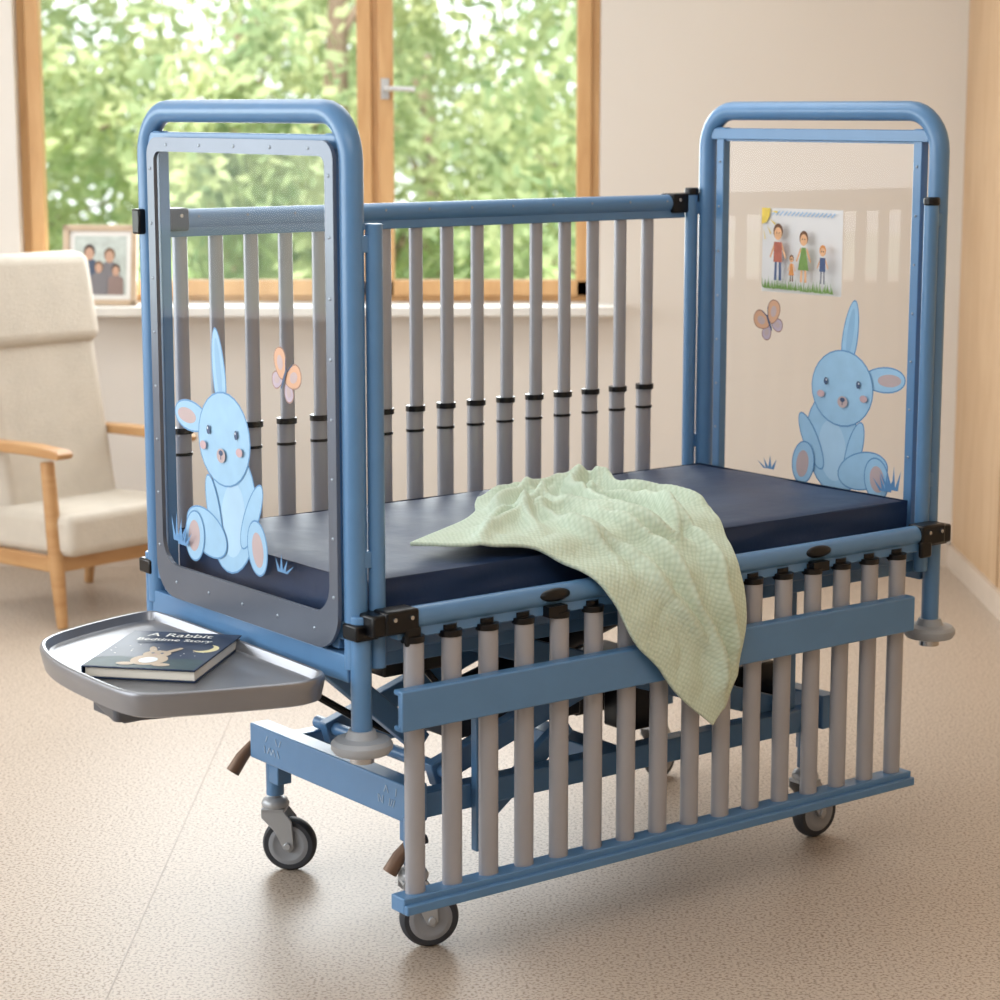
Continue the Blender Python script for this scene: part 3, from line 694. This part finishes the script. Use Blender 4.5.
# ================================================================ ARMCHAIR
ch=empty('armchair',(-1.36,6.86,0),math.atan2(-0.66,0.75))
W=0.50
c=MB().m(woodc)
for y in(0,W):
    c.tube([(0.0,y,0),(-0.02,y,0.2),(-0.05,y,0.52)],0.02,12,radii=[0.017,0.025,0.022])
    c.tube([(-0.50,y,0),(-0.47,y,0.25),(-0.44,y,0.50)],0.02,12,radii=[0.016,0.022,0.018])
    c.prism([(-0.50,0.525),(-0.3,0.533),(-0.1,0.537),(0.035,0.535),(0.045,0.55),(0.03,0.562),(-0.1,0.569),(-0.3,0.563),(-0.50,0.554)],lambda p:Vector((p[0],y-0.03,p[1])),lambda p:Vector((p[0],y+0.03,p[1])))
    c.beam((-0.02,y,0.20),(-0.47,y,0.19),0.022,0.05)
c.beam((-0.02,0,0.20),(-0.02,W,0.20),0.022,0.05); c.beam((-0.46,0,0.19),(-0.46,W,0.19),0.022,0.05)
c.obj('wood_frame',ch,bevel=0.004)
def cushion(name,c0,size,M,bev):
    q=MB().m(uphol); q.box(c0,size,M); o=q.obj(name,ch,bevel=bev,bseg=5); return o
cushion('seat_cushion',(-0.215,W/2,0.285),(0.53,W-0.0,0.135),Matrix.Rotation(math.radians(-2),3,'Y'),0.03)
th=math.atan2(0.17,0.86)
cushion('back_cushion',(-0.40,W/2,0.70),(0.085,W-0.05,0.88),Matrix.Rotation(-th,3,'Y'),0.035)
q=MB().m(uphol); q.box((-0.435,W/2,0.98),(0.10,W-0.03,0.30),Matrix.Rotation(-th,3,'Y')); q.obj('headrest',ch,bevel=0.04,bseg=5)
# ================================================================ PHOTO FRAME
pf=empty('family_photo_frame',(-1.375,WALLY-0.09,WZ0-0.001),math.radians(-6))
f=MB().m(wood('frame_birch',(206,184,160),(188,162,134),(3,3,3)))
TL=Matrix.Rotation(math.radians(-9),3,'X')
fw,fh=0.26,0.275
def tp(x,y,z): return TL@Vector((x,y,z))
for(cx,cz,sx,sz) in((-fw/2+.01,fh/2,.02,fh),(fw/2-.01,fh/2,.02,fh),(0,.01,fw,.02),(0,fh-.01,fw,.02)):
    f.box(tp(cx,0,cz),(sx,0.018,sz),TL)
f.beam(tp(0,0.01,0.2),Vector((0,0.085,0.004)),0.03,0.005)
f.obj('frame',pf,bevel=0.002)
p=MB(); lay=[0]
def pp(m,pts):
    lay[0]+=1; p.m(m).poly([tp((q[0]-0.5)*(fw-0.03),0.004-0.0003*lay[0],0.015+q[1]*(fh-0.03)) for q in pts])
mt_=mat('photo_mat_white',(236,234,230),0.5); bgp=mat('photo_backdrop',(190,198,192),0.4,0,0.15,30)
sk=mat('photo_skin',(196,156,132),0.5); hr=mat('photo_hair',(66,52,44),0.5); j1=mat('photo_denim',(72,84,106),0.5); j2=mat('photo_grey_shirt',(120,116,120),0.5); j3=mat('photo_taupe_shirt',(140,118,112),0.5); hr2=mat('photo_hair_light',(120,94,72),0.5)
pp(mt_,[(0,0),(1,0),(1,1),(0,1)]); pp(bgp,[(.1,.09),(.9,.09),(.9,.91),(.1,.91)])
for(cx,cy,sz,sh,ha) in((0.33,0.66,1.05,j1,hr),(0.64,0.62,1.0,j2,hr2),(0.74,0.42,0.8,j3,hr),(0.48,0.46,0.8,j2,hr2),(0.25,0.40,0.75,j1,hr)):
    hw=0.15*sz
    pp(sh,[(max(.1,cx-hw),0.09),(min(.9,cx+hw),0.09),(min(.9,cx+hw*.95),cy-0.13*sz),(cx+hw*.4,cy-0.07*sz),(cx-hw*.4,cy-0.07*sz),(max(.1,cx-hw*.95),cy-0.13*sz)])
    pp(ha,ell(cx,cy+0.03*sz,0.085*sz,0.10*sz)); pp(sk,ell(cx,cy,0.065*sz,0.085*sz))
p.obj('family_print',pf,smooth=False)
# ================================================================ LIGHT
w=D.worlds.new('World'); S.world=w; w.use_nodes=True; nt=w.node_tree; bg=nt.nodes['Background']
bg.inputs[0].default_value=(0.93,0.97,1.0,1); bg.inputs[1].default_value=2.5
def area(name,loc,rot,sx,sy,e,col=(1,1,1)):
    l=D.lights.new(name,'AREA'); l.shape='RECTANGLE'; l.size=sx; l.size_y=sy; l.energy=e; l.color=col
    o=D.objects.new(name,l); S.collection.objects.link(o); o.location=loc; o.rotation_euler=rot; return o
area('added_ceiling_fill',(-0.3,1.6,CEIL-0.03),(0,0,0),2.2,2.2,45,(0.91,0.96,1))  # two unseen fill lights added below the ceiling to brighten the room
area('added_ceiling_fill',(-0.6,5.6,CEIL-0.03),(0,0,0),2.2,1.6,28,(0.91,0.96,1))
area('added_left_fill',(LX+0.05,3.5,1.6),(0,math.radians(-90),0),1.5,5.6,115,(0.90,0.96,1))  # added fill light at the unseen left opening
area('daylight_back_window',(-0.66,WALLY-0.02,1.65),(math.radians(-90),0,0),1.9,1.3,55,(0.92,0.98,1))
sn=D.lights.new('sun','SUN'); sn.energy=6.2; sn.angle=math.radians(2); sn.color=(1,0.97,0.92)
so=D.objects.new('sun',sn); S.collection.objects.link(so); so.rotation_euler=Vector((0.25,0.75,-0.72)).to_track_quat('-Z','Y').to_euler(); so.location=(0,-5,12)
S.view_settings.view_transform='Standard'; S.view_settings.look='None'
# ================================================================ CAMERA
cam=D.cameras.new('camera'); co=D.objects.new('camera',cam); S.collection.objects.link(co)
co.location=(0,0,1.59); co.rotation_euler=(math.radians(90-9.79),0,0); cam.sensor_width=36; cam.lens=81.36
cam.dof.use_dof=True; cam.dof.focus_distance=4.45; cam.dof.aperture_fstop=4.5
S.camera=co
